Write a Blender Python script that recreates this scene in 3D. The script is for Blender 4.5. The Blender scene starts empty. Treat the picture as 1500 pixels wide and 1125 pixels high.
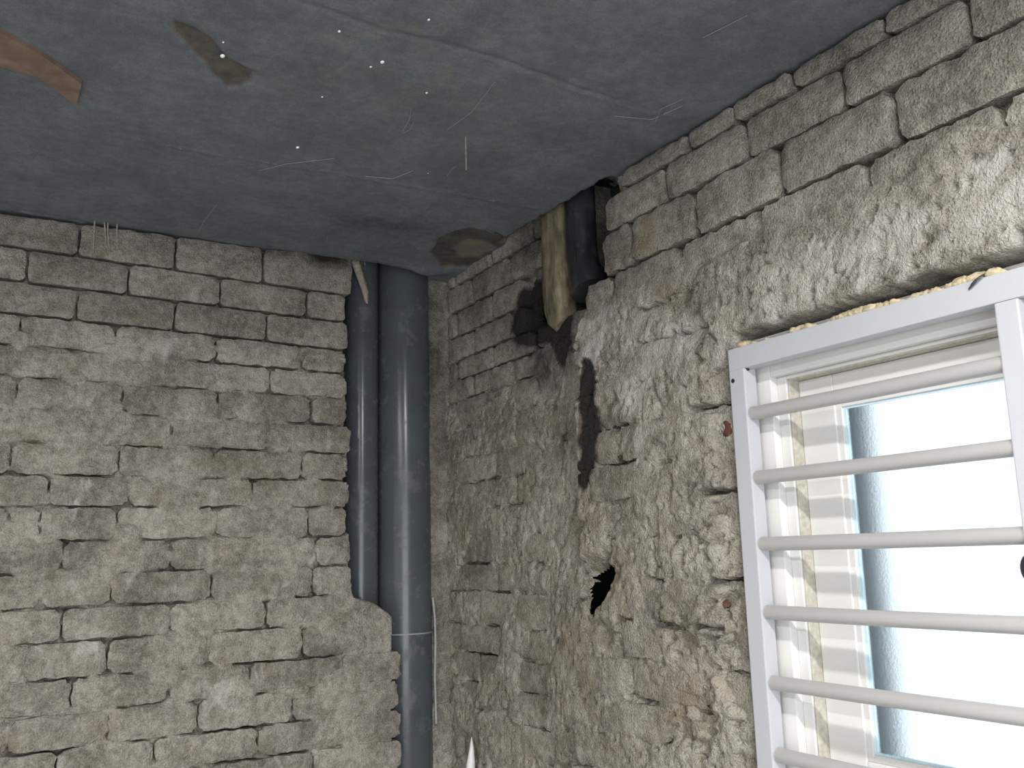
import bpy, bmesh, math, random
import numpy as np
from mathutils import Matrix, Vector

scene = bpy.context.scene
# ------------------------------------------------------------------ camera
YAW, PITCH, ROLL, FPX = math.radians(30.889), math.radians(10.532), math.radians(-1.5565), 1350.0
CAM = np.array([-1.067, -2.112, 1.5])
_f = np.array([math.sin(YAW)*math.cos(PITCH), math.cos(YAW)*math.cos(PITCH), math.sin(PITCH)])
_r0 = np.array([math.cos(YAW), -math.sin(YAW), 0.0]); _u0 = np.cross(_r0, _f)
_rt = math.cos(ROLL)*_r0 + math.sin(ROLL)*_u0
_up = -math.sin(ROLL)*_r0 + math.cos(ROLL)*_u0
cd = bpy.data.cameras.new('camera'); cam = bpy.data.objects.new('camera', cd)
scene.collection.objects.link(cam)
cd.sensor_width = 36.0; cd.lens = FPX*36/1500; cd.clip_start = 0.02
cam.matrix_world = Matrix(((_rt[0], _up[0], -_f[0], CAM[0]), (_rt[1], _up[1], -_f[1], CAM[1]),
                           (_rt[2], _up[2], -_f[2], CAM[2]), (0, 0, 0, 1)))
scene.camera = cam
# ------------------------------------------------------------------ sky outside, added fill light and exposure
SKY_STRENGTH, LAMP_W, FILL_LAMP_W, FILL_W, EXPOSURE = 1.62, 47.0, 44.0, 57.0, 0.0
w = bpy.data.worlds.new('overcast_sky'); scene.world = w; w.use_nodes = True
bgn = w.node_tree.nodes['Background']
bgn.inputs['Color'].default_value = (0.86, 0.94, 1.0, 1); bgn.inputs['Strength'].default_value = SKY_STRENGTH
vs = scene.view_settings
vs.view_transform = 'Standard'; vs.look = 'None'; vs.gamma = 1; vs.use_curve_mapping = False; vs.exposure = EXPOSURE
# added area light in a made-up window behind the viewer, lifts the ambient
_d = bpy.data.lights.new('fill_light', 'AREA'); _d.shape = 'RECTANGLE'; _d.size = 2.0; _d.size_y = 1.45; _d.energy = FILL_W; _d.color = (.93, .97, 1.0)
_o = bpy.data.objects.new('fill_light', _d); scene.collection.objects.link(_o)
_o.location = (-1.75, -4.27, 1.15); _o.rotation_euler = (math.radians(90), 0, 0)
scene.cycles.use_denoising = True
scene.cycles.max_bounces = 10; scene.cycles.diffuse_bounces = 6; scene.cycles.transmission_bounces = 8

# ------------------------------------------------------------------ helpers
CEIL = 2.243
def ray(px, py): return _f + _rt*(px-750)/FPX + _up*(562.5-py)/FPX
def LW(px, py, y0=0.0):            # a point of the left wall (plane y = y0)
    v = ray(px, py); return CAM + v*(y0-CAM[1])/v[1]
def RW(px, py, x0=0.0):            # a point of the right wall (plane x = x0)
    v = ray(px, py); return CAM + v*(x0-CAM[0])/v[0]
def CE(px, py, z0=CEIL):
    v = ray(px, py); return CAM + v*(z0-CAM[2])/v[2]
def Lsz(pts): return [(p[0], p[2]) for p in (LW(*q) for q in pts)]
def set_back(s, z):                                     # depth of the stretch beside the corner
    f = float(sstep(1.30, 1.62, np.array(z))); return .035*(f+(1-f)*float(sstep(.62, .30, np.array(s))))
def RWF(px, py):
    x0 = .035
    for _ in range(4):
        p = RW(px, py, x0); x0 = set_back(-p[1], p[2])
    return RW(px, py, x0)
def RA(px, py): return RWF(px, py) if px < (841 if py > 470 else 866) else RW(px, py)
def Rsz(pts): return [(-p[1], p[2]) for p in (RA(*q) for q in pts)]
def Rnear(pts): return [(-p[1], p[2]) for p in (RW(*q) for q in pts)]
def Cxy(pts): return [(p[0], p[1]) for p in (CE(*q) for q in pts)]

def _hash(ix, iy, seed):
    h = (ix.astype(np.int64)*374761393 + iy.astype(np.int64)*668265263 + seed*1274126177) & 0xffffffff
    h = ((h ^ (h >> 13))*1274126177) & 0xffffffff
    h = (h ^ (h >> 16))
    return (h & 0xffff)/65535.0
def vnoise(x, y, seed=0):
    x = np.asarray(x, float); y = np.asarray(y, float)
    ix = np.floor(x); iy = np.floor(y); fx = x-ix; fy = y-iy
    def g(dx, dy):
        a = _hash(ix+dx, iy+dy, seed)*2*np.pi
        return np.cos(a)*(fx-dx) + np.sin(a)*(fy-dy)
    u = fx*fx*fx*(fx*(fx*6-15)+10); v = fy*fy*fy*(fy*(fy*6-15)+10)
    a = g(0,0)*(1-u)+g(1,0)*u; b = g(0,1)*(1-u)+g(1,1)*u
    return (a*(1-v)+b*v)*1.5                                   # about -1 .. 1
def fbm(x, y, seed=0, octv=4, gain=.5):
    t = 0; a = 1; n = 0
    for k in range(octv):
        t = t + a*vnoise(x*2**k, y*2**k, seed+17*k); n += a; a *= gain
    return t/n
def sstep(a, b, x):
    t = np.clip((x-a)/(b-a), 0, 1); return t*t*(3-2*t)
def sdf(poly, X, Y):                # signed distance to a polygon, negative inside
    d = np.full(X.shape, 1e9); ins = np.zeros(X.shape, bool); n = len(poly)
    for i in range(n):
        ax, ay = poly[i]; bx, by = poly[(i+1) % n]
        ex, ey = bx-ax, by-ay
        t = np.clip(((X-ax)*ex+(Y-ay)*ey)/(ex*ex+ey*ey+1e-12), 0, 1)
        d = np.minimum(d, np.hypot(X-ax-t*ex, Y-ay-t*ey))
        c = ((ay > Y) != (by > Y)) & (X < (bx-ax)*(Y-ay)/((by-ay) if by != ay else 1e-9)+ax)
        ins ^= c
    return np.where(ins, -d, d)
def linedist(pts, X, Y):
    d = np.full(X.shape, 1e9)
    for (ax, ay), (bx, by) in zip(pts[:-1], pts[1:]):
        ex, ey = bx-ax, by-ay
        t = np.clip(((X-ax)*ex+(Y-ay)*ey)/(ex*ex+ey*ey+1e-12), 0, 1)
        d = np.minimum(d, np.hypot(X-ax-t*ex, Y-ay-t*ey))
    return d
def blob(X, Y, c, r):               # soft round spot
    return np.exp(-(((X-c[0])/r[0])**2+((Y-c[1])/r[1])**2))

def link(o, parent=None):
    scene.collection.objects.link(o)
    if parent is not None: o.parent = parent
    return o
def tag(o, label=None, cat=None, group=None, kind=None):
    if label: o['label'] = label
    if cat: o['category'] = cat
    if group: o['group'] = group
    if kind: o['kind'] = kind
    return o
def empty(name, loc):
    o = bpy.data.objects.new(name, None); o.location = loc; o.empty_display_size = .05
    return link(o)
def np_mesh(name, V, F, mat, parent=None, smooth=True, stain=None, loc=None):
    V = np.asarray(V, np.float32).reshape(-1, 3); F = np.asarray(F, np.int32)
    me = bpy.data.meshes.new(name); k = F.shape[1]
    me.vertices.add(len(V)); me.vertices.foreach_set('co', V.ravel())
    me.loops.add(F.size); me.loops.foreach_set('vertex_index', F.ravel())
    me.polygons.add(len(F)); me.polygons.foreach_set('loop_start', np.arange(0, F.size, k, dtype=np.int32))
    me.polygons.foreach_set('loop_total', np.full(len(F), k, np.int32))
    me.polygons.foreach_set('use_smooth', np.full(len(F), smooth, bool))
    if stain is not None:
        ca = me.color_attributes.new('stain', 'FLOAT_COLOR', 'POINT')
        c = np.ones((len(V), 4), np.float32); c[:, :3] = stain
        ca.data.foreach_set('color', c.ravel())
    me.update(calc_edges=True); me.validate()
    me.materials.append(mat)
    o = bpy.data.objects.new(name, me)
    link(o, parent)
    if loc is not None: o.location = loc
    return o
def bm_obj(name, bm, mat, parent=None, smooth=False, bevel=0, world=True):
    if bevel:
        bmesh.ops.bevel(bm, geom=bm.edges[:], offset=bevel, segments=2, affect='EDGES', profile=.6)
    bmesh.ops.recalc_face_normals(bm, faces=bm.faces[:])
    if parent is not None and world:                # coordinates are given in world space
        bmesh.ops.translate(bm, verts=bm.verts[:], vec=-Vector(parent_world(parent)))
    me = bpy.data.meshes.new(name); bm.to_mesh(me); bm.free()
    for p in me.polygons: p.use_smooth = smooth and len(p.vertices) <= 4
    me.materials.append(mat)
    return link(bpy.data.objects.new(name, me), parent)
def parent_world(o):
    v = Vector(o.location)
    while o.parent: o = o.parent; v = v+Vector(o.location)
    return v
def box(lo, hi, bm=None):
    bm = bm or bmesh.new()
    c = [(a+b)/2 for a, b in zip(lo, hi)]; s = [abs(b-a) for a, b in zip(lo, hi)]
    bmesh.ops.create_cube(bm, size=1, matrix=Matrix.Translation(c) @ Matrix.Diagonal((*s, 1)))
    return bm
def tube(pts, radii, n=10, bm=None, cap=True):
    bm = bm or bmesh.new()
    pts = [Vector(p) for p in pts]
    if not hasattr(radii, '__len__'): radii = [radii]*len(pts)
    rings = []
    t0 = (pts[1]-pts[0]).normalized(); ref = Vector((0, 0, 1)) if abs(t0.z) < .9 else Vector((1, 0, 0))
    for i, p in enumerate(pts):
        t = (pts[min(i+1, len(pts)-1)]-pts[max(i-1, 0)]).normalized()
        a = t.cross(ref).normalized(); b = t.cross(a).normalized()
        rings.append([bm.verts.new(p+(a*math.cos(q*2*math.pi/n)+b*math.sin(q*2*math.pi/n))*radii[i]) for q in range(n)])
    for A, B in zip(rings[:-1], rings[1:]):
        for q in range(n): bm.faces.new((A[q], A[(q+1) % n], B[(q+1) % n], B[q]))
    if cap:
        for rg_ in (rings[0], rings[-1][::-1]): bm.faces.new([bm.verts.new(v.co) for v in rg_])
    return bm

# ------------------------------------------------------------------ materials
def new_mat(name):
    m = bpy.data.materials.new(name); m.use_nodes = True
    nt = m.node_tree; return m, nt, nt.nodes['Principled BSDF']
def N(nt, typ, **kw):
    n = nt.nodes.new(typ)
    for k, v in kw.items():
        if k in n.inputs: n.inputs[k].default_value = v
        else: setattr(n, k, v)
    return n
def ramp(nt, stops):
    n = nt.nodes.new('ShaderNodeValToRGB'); e = n.color_ramp.elements
    while len(e) < len(stops): e.new(.5)
    for k, (p, c) in enumerate(stops):
        e[k].position = p; e[k].color = (*c, 1) if len(c) == 3 else c
    return n
def mixc(nt, fac, a, b, mode='MIX'):
    n = nt.nodes.new('ShaderNodeMix'); n.data_type = 'RGBA'; n.blend_type = mode
    for sock, v in ((n.inputs[0], fac), (n.inputs[6], a), (n.inputs[7], b)):
        if hasattr(v, 'links') or isinstance(v, bpy.types.NodeSocket): nt.links.new(v, sock)
        elif isinstance(v, (int, float)): sock.default_value = v
        else: sock.default_value = (*v, 1)
    return n.outputs[2]
def mth(nt, op, a, b=None, clamp=False):
    n = nt.nodes.new('ShaderNodeMath'); n.operation = op; n.use_clamp = clamp
    for i, v in enumerate((a, b)):
        if v is None: continue
        if isinstance(v, bpy.types.NodeSocket): nt.links.new(v, n.inputs[i])
        else: n.inputs[i].default_value = v
    return n.outputs[0]
def noise(nt, vec, scale, detail=4, rough=.6, dist=0.0):
    n = N(nt, 'ShaderNodeTexNoise', Scale=scale, Detail=detail, Roughness=rough, Distortion=dist)
    nt.links.new(vec, n.inputs['Vector']); return n.outputs['Fac']

def masonry(name, dark, mid, light, bump=.5, rnd=0.0, streak=True, pits=True, rough=.95, fine=330):
    """grainy cement: R of 'stain' = lime wash, G = brown/yellow water stain, B = soot, other darkening, painted shade"""
    m, nt, b = new_mat(name); L = nt.links
    tc = N(nt, 'ShaderNodeTexCoord'); vec = tc.outputs['Object']
    geo = N(nt, 'ShaderNodeNewGeometry'); wp = geo.outputs['Position']
    n1 = noise(nt, wp, 9, 5, .62); n2 = noise(nt, wp, 55, 5, .65); n3 = noise(nt, wp, fine, 3, .6)
    s = mth(nt, 'ADD', mth(nt, 'MULTIPLY', n1, .36), mth(nt, 'ADD', mth(nt, 'MULTIPLY', n2, .34), mth(nt, 'MULTIPLY', n3, .30)))
    cr = ramp(nt, [(.415, dark), (.5, mid), (.585, light)]); L.new(s, cr.inputs[0]); col = cr.outputs[0]
    if rnd:
        oi = N(nt, 'ShaderNodeObjectInfo')
        k = mth(nt, 'ADD', mth(nt, 'MULTIPLY', oi.outputs['Random'], rnd), 1-rnd/2)
        cm = N(nt, 'ShaderNodeCombineColor')
        for i in range(3): L.new(k, cm.inputs[i])
        col = mixc(nt, 1.0, col, cm.outputs[0], 'MULTIPLY')
    at = N(nt, 'ShaderNodeAttribute', attribute_name='stain')
    sp = N(nt, 'ShaderNodeSeparateColor'); L.new(at.outputs['Color'], sp.inputs[0])
    # lime wash in slanting brush strokes
    mp = N(nt, 'ShaderNodeMapping'); mp.vector_type = 'TEXTURE'; mp.inputs['Rotation'].default_value = (math.radians(33), 0, 0); mp.inputs['Scale'].default_value = (1, 1, 2.8)
    L.new(wp, mp.inputs['Vector'])
    st = noise(nt, mp.outputs[0], 24, 6, .62, .6)
    wm = mth(nt, 'MULTIPLY', mth(nt, 'SUBTRACT', mth(nt, 'ADD', mth(nt, 'MULTIPLY', sp.outputs[0], .50), st), .90), 6.0, True)
    col = mixc(nt, mth(nt, 'MULTIPLY', wm, .8), col, (.49, .475, .455))
    bn = noise(nt, wp, 16, 5, .65, .4)
    bmk = mth(nt, 'MULTIPLY', mth(nt, 'SUBTRACT', mth(nt, 'ADD', mth(nt, 'MULTIPLY', sp.outputs[1], .75), bn), .70), 2.4, True)
    col = mixc(nt, mth(nt, 'MULTIPLY', bmk, .75), col, (.225, .175, .105))
    sn = noise(nt, wp, 30, 5, .7)
    sm = mth(nt, 'MULTIPLY', mth(nt, 'SUBTRACT', mth(nt, 'ADD', sp.outputs[2], mth(nt, 'MULTIPLY', sn, .7)), .42), 1.5, True)
    sm = mth(nt, 'MULTIPLY', sm, mth(nt, 'MULTIPLY', sp.outputs[2], 3.0, True))
    col = mixc(nt, mth(nt, 'MULTIPLY', sm, .95), col, (.012, .012, .012))
    L.new(col, b.inputs['Base Color']); b.inputs['Roughness'].default_value = rough
    b.inputs['Specular IOR Level'].default_value = .2
    # grain
    h = mth(nt, 'ADD', mth(nt, 'MULTIPLY', n3, 1.0), mth(nt, 'MULTIPLY', n2, .32))
    if pits:
        vo = N(nt, 'ShaderNodeTexVoronoi', Scale=170.0); L.new(wp, vo.inputs['Vector'])
        h = mth(nt, 'ADD', h, mth(nt, 'MULTIPLY', mth(nt, 'MULTIPLY', vo.outputs['Distance'], 1.6, True), .30))
    bp = N(nt, 'ShaderNodeBump', Strength=bump, Distance=.006); L.new(h, bp.inputs['Height']); L.new(bp.outputs[0], b.inputs['Normal'])
    return m
M = {}
M['brick'] = masonry('cement_brick', (.145, .134, .115), (.26, .243, .212), (.385, .363, .322), 1.0, .24)
M['mortar'] = masonry('cement_mortar', (.165, .151, .129), (.29, .271, .238), (.42, .396, .352), 1.0)
M['slab'] = masonry('concrete_slab', (.088, .099, .110), (.110, .122, .134), (.141, .153, .166), .3, 0, pits=False, rough=.8)
M['plain'] = masonry('cement_render', (.2, .19, .17), (.26, .25, .225), (.32, .305, .28), .4, pits=False)
M['white_wall'] = masonry('white_wall_paint', (.66, .66, .65), (.70, .70, .69), (.74, .74, .73), .1, pits=False)
M['floor'] = masonry('floor_screed', (.54, .53, .51), (.60, .59, .57), (.66, .65, .63), .2, pits=False)
M['clay'] = masonry('clay_brick', (.05, .022, .018), (.085, .034, .026), (.12, .05, .04), .6)

def simple(name, col, rough=.5, var=.12, scale=25, bump=.0, metallic=0, spec=.5, dirt=None, dirtscale=14, dirtamt=.5):
    m, nt, b = new_mat(name); L = nt.links
    wp = N(nt, 'ShaderNodeNewGeometry').outputs['Position']
    n = noise(nt, wp, scale, 5, .6)
    cr = ramp(nt, [(.3, tuple(c*(1-var) for c in col)), (.7, tuple(min(1, c*(1+var)) for c in col))]); L.new(n, cr.inputs[0])
    c = cr.outputs[0]
    if dirt:
        d = noise(nt, wp, dirtscale, 8, .72, .3)
        k = mth(nt, 'MULTIPLY', mth(nt, 'SUBTRACT', d, .54), 6, True)
        c = mixc(nt, mth(nt, 'MULTIPLY', k, dirtamt), c, dirt)
        r = mth(nt, 'ADD', mth(nt, 'MULTIPLY', k, .35), rough); L.new(r, b.inputs['Roughness'])
    else: b.inputs['Roughness'].default_value = rough
    L.new(c, b.inputs['Base Color'])
    b.inputs['Metallic'].default_value = metallic; b.inputs['Specular IOR Level'].default_value = spec
    if bump:
        bp = N(nt, 'ShaderNodeBump', Strength=bump, Distance=.004); L.new(n, bp.inputs['Height']); L.new(bp.outputs[0], b.inputs['Normal'])
    return m
M['pvc_grey'] = simple('dark_grey_pvc', (.062, .072, .081), .20, .15, 8, 0, 0, .3, (.14, .145, .145), 17, .45)
M['pvc_black'] = simple('black_pvc', (.018, .019, .022), .34, .3, 10, .05, 0, .5, (.11, .11, .11), 22, .4)
M['steel_white'] = simple('white_painted_steel', (.41, .42, .455), .38, .02, 12)
M['bar_white'] = simple('white_painted_bar', (.345, .34, .342), .42, .02, 12)
M['upvc'] = simple('white_window_plastic', (.63, .628, .62), .35, .02, 10)
M['brush'] = simple('dusty_track_seal', (.44, .42, .36), .9, .2, 120, .2)
M['gasket'] = simple('pale_blue_gasket', (.55, .72, .80), .3, .1, 30)
M['screw'] = simple('dark_screw', (.05, .05, .06), .4, .2, 80, 0, .6)
M['foam'] = simple('yellowed_foam', (.47, .405, .27), .9, .25, 90, .5)
M['wire'] = simple('dark_wire', (.035, .035, .04), .5, .2, 60)
M['fibre'] = simple('dusty_straw', (.27, .245, .20), 1, .3, 160, .6)
M['wood'] = simple('brown_formwork_wood', (.15, .10, .075), .85, .3, 35, .4)
M['speck'] = simple('white_paint_drop', (.85, .85, .82), .5, .05)
M['cable'] = simple('pale_cable', (.24, .255, .27), .6, .15, 40)
M['hair'] = simple('cement_hair', (.24, .245, .25), .9, .2, 60)
M['column'] = None
M['lamp_body'] = simple('lamp_white', (.8, .8, .8), .4, .02)
M['exterior'] = simple('exterior_render', (.06, .07, .078), .9, .1, 12)
m, nt, b = new_mat('lamp_diffuser'); b.inputs['Base Color'].default_value = (.9, .9, .9, 1)
b.inputs['Emission Color'].default_value = (1, .97, .92, 1); b.inputs['Emission Strength'].default_value = 6; M['diffuser'] = m
m, nt, b = new_mat('frosted_glass')
wp = N(nt, 'ShaderNodeNewGeometry').outputs['Position']
gn = noise(nt, wp, 260, 3, .6)
bp = N(nt, 'ShaderNodeBump', Strength=.25, Distance=.002); nt.links.new(gn, bp.inputs['Height']); nt.links.new(bp.outputs[0], b.inputs['Normal'])
b.inputs['Base Color'].default_value = (.90, .965, .985, 1); b.inputs['Transmission Weight'].default_value = 1
b.inputs['Roughness'].default_value = .40; b.inputs['IOR'].default_value = 1.16
M['glass'] = m

# ------------------------------------------------------------------ stains by place (lime wash, water stain, soot, painted shade)
P_lime = Rsz([(1062, 520), (1075, 440), (1130, 350), (1240, 300), (1380, 250), (1560, 150), (1560, 360), (1300, 430), (1100, 500)])
P_plast = Rsz([(845, 440), (900, 430), (1000, 415), (1060, 430), (1055, 520), (1000, 620), (960, 720), (900, 700), (885, 560), (838, 530)])
P_soot = Rsz([(757, 425), (785, 405), (812, 410), (838, 445), (840, 520), (826, 538), (802, 502), (775, 516), (748, 498)])
L_tar = Rnear([(860, 545), (864, 580), (862, 640), (856, 690)])
def stain_right(S, Z):
    j = .02*vnoise(S*14, Z*14, 5); S = S+j; Z = Z+.02*vnoise(S*14, Z*14, 6)
    lime = 1.0*sstep(.06, -.05, sdf(P_lime, S, Z)) + .88*sstep(.05, -.05, sdf(P_plast, S, Z))
    c = RW(1035, 660); lime = np.maximum(lime, .85*blob(S, Z, (-c[1], c[2]), (.05, .09)))
    c = RW(1010, 830); lime = np.maximum(lime, .8*blob(S, Z, (-c[1], c[2]), (.06, .08)))
    lime = np.maximum(lime, .33*sstep(2.03, 1.9, Z))
    br = .30*sstep(1.95, 1.75, Z)*np.ones_like(S)
    for px, py, r, a in ((950, 340, .05, .75), (975, 440, .05, .55), (860, 650, .11, .55), (850, 760, .13, .55), (900, 850, .12, .55), (840, 960, .15, .5), (1000, 1000, .15, .55), (700, 900, .12, .35), (1030, 640, .06, .35), (1060, 780, .06, .4), (770, 700, .1, .45)):
        c = RA(px, py); br = np.maximum(br, a*blob(S, Z, (-c[1], c[2]), (r, r)))
    darken = 1.0*sstep(.022, -.02, sdf(P_soot, S, Z))
    darken = np.maximum(darken, .9*sstep(.040, .018, linedist(L_tar, S, Z)+.012*vnoise(S*30, Z*30, 7)))
    for px, py, r, a in ((775, 360, (.10, .06), .5), (790, 460, (.13, .10), .9), (795, 530, (.10, .07), .6), (828, 500, (.06, .08), .7), (815, 560, (.06, .05), .45), (825, 645, (.035, .02), .5), (690, 640, (.05, .035), .33), (720, 430, (.2, .12), .28), (700, 560, (.15, .2), .18), (875, 840, (.05, .05), .35)):  # the wide faint spots darken the corner stretch and the bricks by the column
        c = RA(px, py); darken = np.maximum(darken, a*blob(S, Z, (-c[1], c[2]), r))
    return np.stack([np.clip(lime, 0, 1), np.clip(br, 0, 1), np.clip(darken, 0, 1)], -1)
def stain_shade_left(S, Z):
    lime = .50 + .12*sstep(2.0, 1.7, Z) - .42*sstep(2.02, 2.1, Z)
    for px, py, r, a in ((230, 510, (.07, .08), 1.0), (90, 600, (.12, .09), .85), (60, 520, (.08, .05), .8), (330, 560, (.07, .05), .8), (360, 880, (.12, .05), .8), (130, 950, (.14, .09), .85), (330, 1020, (.09, .13), .9), (250, 760, (.12, .05), .75)):
        c = LW(px, py); lime = np.maximum(lime, a*blob(S, Z, (c[0], c[2]), r))
    br = .22*np.ones_like(S)
    for px, py, r, a in ((370, 570, .06, .45), (350, 690, .1, .4), (60, 640, .06, .4), (150, 1070, .04, .6), (15, 1090, .03, .5), (330, 800, .06, .45)):
        c = LW(px, py); br = np.maximum(br, a*blob(S, Z, (c[0], c[2]), (r, r)))
    darken = .22*sstep(2.16, 2.25, Z)
    for px, py, r, a in ((480, 378, (.07, .03), .85), (395, 364, (.1, .02), .5), (645, 520, (.09, .45), .42), (640, 900, (.09, .3), .3)):  # last two paint the shade of the set-back strip beside the pipes
        c = LW(px, py); darken = np.maximum(darken, a*blob(S, Z, (c[0], c[2]), r))
    return np.stack([np.clip(lime, 0, 1), np.clip(br, 0, 1), np.clip(darken, 0, 1)], -1)

class Wall:
    def __init__(s, side): s.side = side
    def w(s, S, Z, H):
        return np.stack([S, -H, Z], -1) if s.side == 'L' else np.stack([-H, -S, Z], -1)
    def stain(s, S, Z): return stain_shade_left(S, Z) if s.side == 'L' else stain_right(S, Z)
WL, WR = Wall('L'), Wall('R')

def sheet(name, wall, s0, s1, z0, z1, step, hfun, keep, mat):
    ns = int((s1-s0)/step)+1; nz = int((z1-z0)/step)+1
    S, Z = np.meshgrid(np.linspace(s0, s1, ns), np.linspace(z0, z1, nz), indexing='ij')
    H = hfun(S, Z)
    V = wall.w(S, Z, H).reshape(-1, 3)
    idx = np.arange(ns*nz).reshape(ns, nz)
    F = np.stack([idx[:-1, :-1], idx[1:, :-1], idx[1:, 1:], idx[:-1, 1:]], -1)
    k = keep((S[:-1, :-1]+S[1:, 1:])/2, (Z[:-1, :-1]+Z[1:, 1:])/2)
    return np_mesh(name, V, F[k], mat, stain=wall.stain(S, Z).reshape(-1, 3))

def brick(wall, parent, s0, s1, zb0, zb1, zt0, zt1, h0, seed, rough=1.0, mat=None, depth=.055, name='brick'):
    L = s1-s0; nu = max(6, int(L/.009)); nv = 8
    u, v = np.meshgrid(np.linspace(0, 1, nu), np.linspace(0, 1, nv), indexing='ij')
    cs, cz = (s0+s1)/2, (zb0+zt1)/2
    S = s0+L*u; Z = (zb0*(1-u)+zb1*u)*(1-v)+(zt0*(1-u)+zt1*u)*v
    hh = (zt0+zt1-zb0-zb1)/2
    rs = random.Random(seed)
    e = np.minimum(np.minimum(u, 1-u)*L, np.minimum(v, 1-v)*hh)
    wob = .0028*rough
    edge = np.exp(-e/.012)
    S2 = S+edge*wob*vnoise(S*55, Z*55, seed+1)*1.2; Z2 = Z+edge*wob*vnoise(S*45, Z*60, seed+2)
    # rounded, knocked-off corners
    cu = np.minimum(u, 1-u)*L; cv = np.minimum(v, 1-v)*hh
    rad = .0055*rough
    q = np.clip(1-np.hypot(np.maximum(0, rad-cu), np.maximum(0, rad-cv))/rad, -1, 1)
    cut = np.clip(-q, 0, 1)*rad+np.clip((np.hypot(np.maximum(0, rad-cu), np.maximum(0, rad-cv))-rad), 0, 1)
    S2 = S2+np.sign(.5-u)*cut*.9; Z2 = Z2+np.sign(.5-v)*cut*.9
    H = h0+rs.uniform(-1, 1)*.0015*rough+(u-.5)*rs.uniform(-1, 1)*.003*rough+(v-.5)*rs.uniform(-1, 1)*.002
    H = H+rough*(.0016*fbm(S*26, Z*26, seed+3, 3)+.0013*vnoise(S*85, Z*85, seed+4))
    H = H-.0035*np.exp(-e/.004)*(1+.6*vnoise(S*40, Z*40, seed+5))
    ch = np.clip(vnoise(S*22, Z*22, seed+6)-.35, 0, 1)*np.exp(-e/.012)
    H = H-.014*rough*ch
    V = wall.w(S2, Z2, H).reshape(-1, 3)
    idx = np.arange(nu*nv).reshape(nu, nv)
    F = np.stack([idx[:-1, :-1], idx[1:, :-1], idx[1:, 1:], idx[:-1, 1:]], -1).reshape(-1, 4)
    ring = list(idx[:, 0])+list(idx[-1, 1:])+list(idx[-2::-1, -1])+list(idx[0, -2:0:-1])
    rS, rZ, rH = S2.ravel()[ring], Z2.ravel()[ring], H.ravel()[ring]
    n0 = len(V); n = len(ring)
    V = np.concatenate([V, wall.w(rS, rZ, rH), wall.w(rS, rZ, np.full(n, h0-depth))])
    a = n0+np.arange(n); bq = n0+(np.arange(n)+1) % n
    F = np.concatenate([F, np.stack([bq, a, a+n, bq+n], -1)])
    st = wall.stain(np.concatenate([S.ravel(), rS, rS]), np.concatenate([Z.ravel(), rZ, rZ]))
    c = wall.w(np.array(cs), np.array(cz), np.array(h0))
    return np_mesh(name, V-c, F, mat or M['brick'], parent, True, st, loc=c)

# ================================================================== LEFT WALL
# course lines: height at x = -1.04 and at x = -0.265
LZ = [(2.238, 2.250), (2.163, 2.146), (2.090, 2.077), (2.020, 2.006), (1.953, 1.946), (1.887, 1.885), (1.820, 1.819), (1.752, 1.751),
      (1.686, 1.685), (1.621, 1.622), (1.552, 1.553), (1.486, 1.486), (1.417, 1.418), (1.350, 1.353), (1.278, 1.281), (1.212, 1.214),
      (1.143, 1.146), (1.075, 1.080), (1.008, 1.012), (.941, .945), (.874, .878)]
def lz(i, s):
    a, b = LZ[i]; t = (s+1.04)/.775; return a+(b-a)*min(1.0, max(-.5, t))
# head joints of each course as they stand in the photograph (pixel columns), last = broken end at the pipe chase
LJ = [[-20, 119, 260, 388, 517], [43, 191, 325, 451, 507], [-10, 116, 259, 393, 512], [33, 172, 319, 444, 508], [-25, 105, 258, 398, 508],
      [27, 182, 321, 457, 507], [-30, 104, 254, 394, 516], [20, 177, 315, 444, 508], [-40, 75, 192, 372, 513], [18, 63, 174, 318, 453, 509],
      [-45, 95, 253, 393, 463, 515], [-60, 65, 166, 312, 459, 517], [-50, 95, 253, 391, 517], [40, 162, 308, 445, 540], [-30, 110, 251, 368, 500, 588],
      [20, 162, 293, 430, 585], [-40, 90, 230, 380, 520, 588], [20, 160, 310, 460, 588], [-40, 90, 230, 380, 520, 588], [20, 160, 310, 460, 588]]
P_chase_L = Lsz([(517, 300), (513, 430), (510, 600), (513, 780), (520, 872), (546, 880), (575, 898), (600, 914), (603, 945), (594, 1000), (592, 1125), (592, 1400),
                 (650, 1400), (641, 1125), (634, 900), (627, 600), (621, 300)])
X_STRIP = LW(575, 700)[0]
def rowz(i, s): return lz(i, s)
joint_segs_L = []
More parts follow.
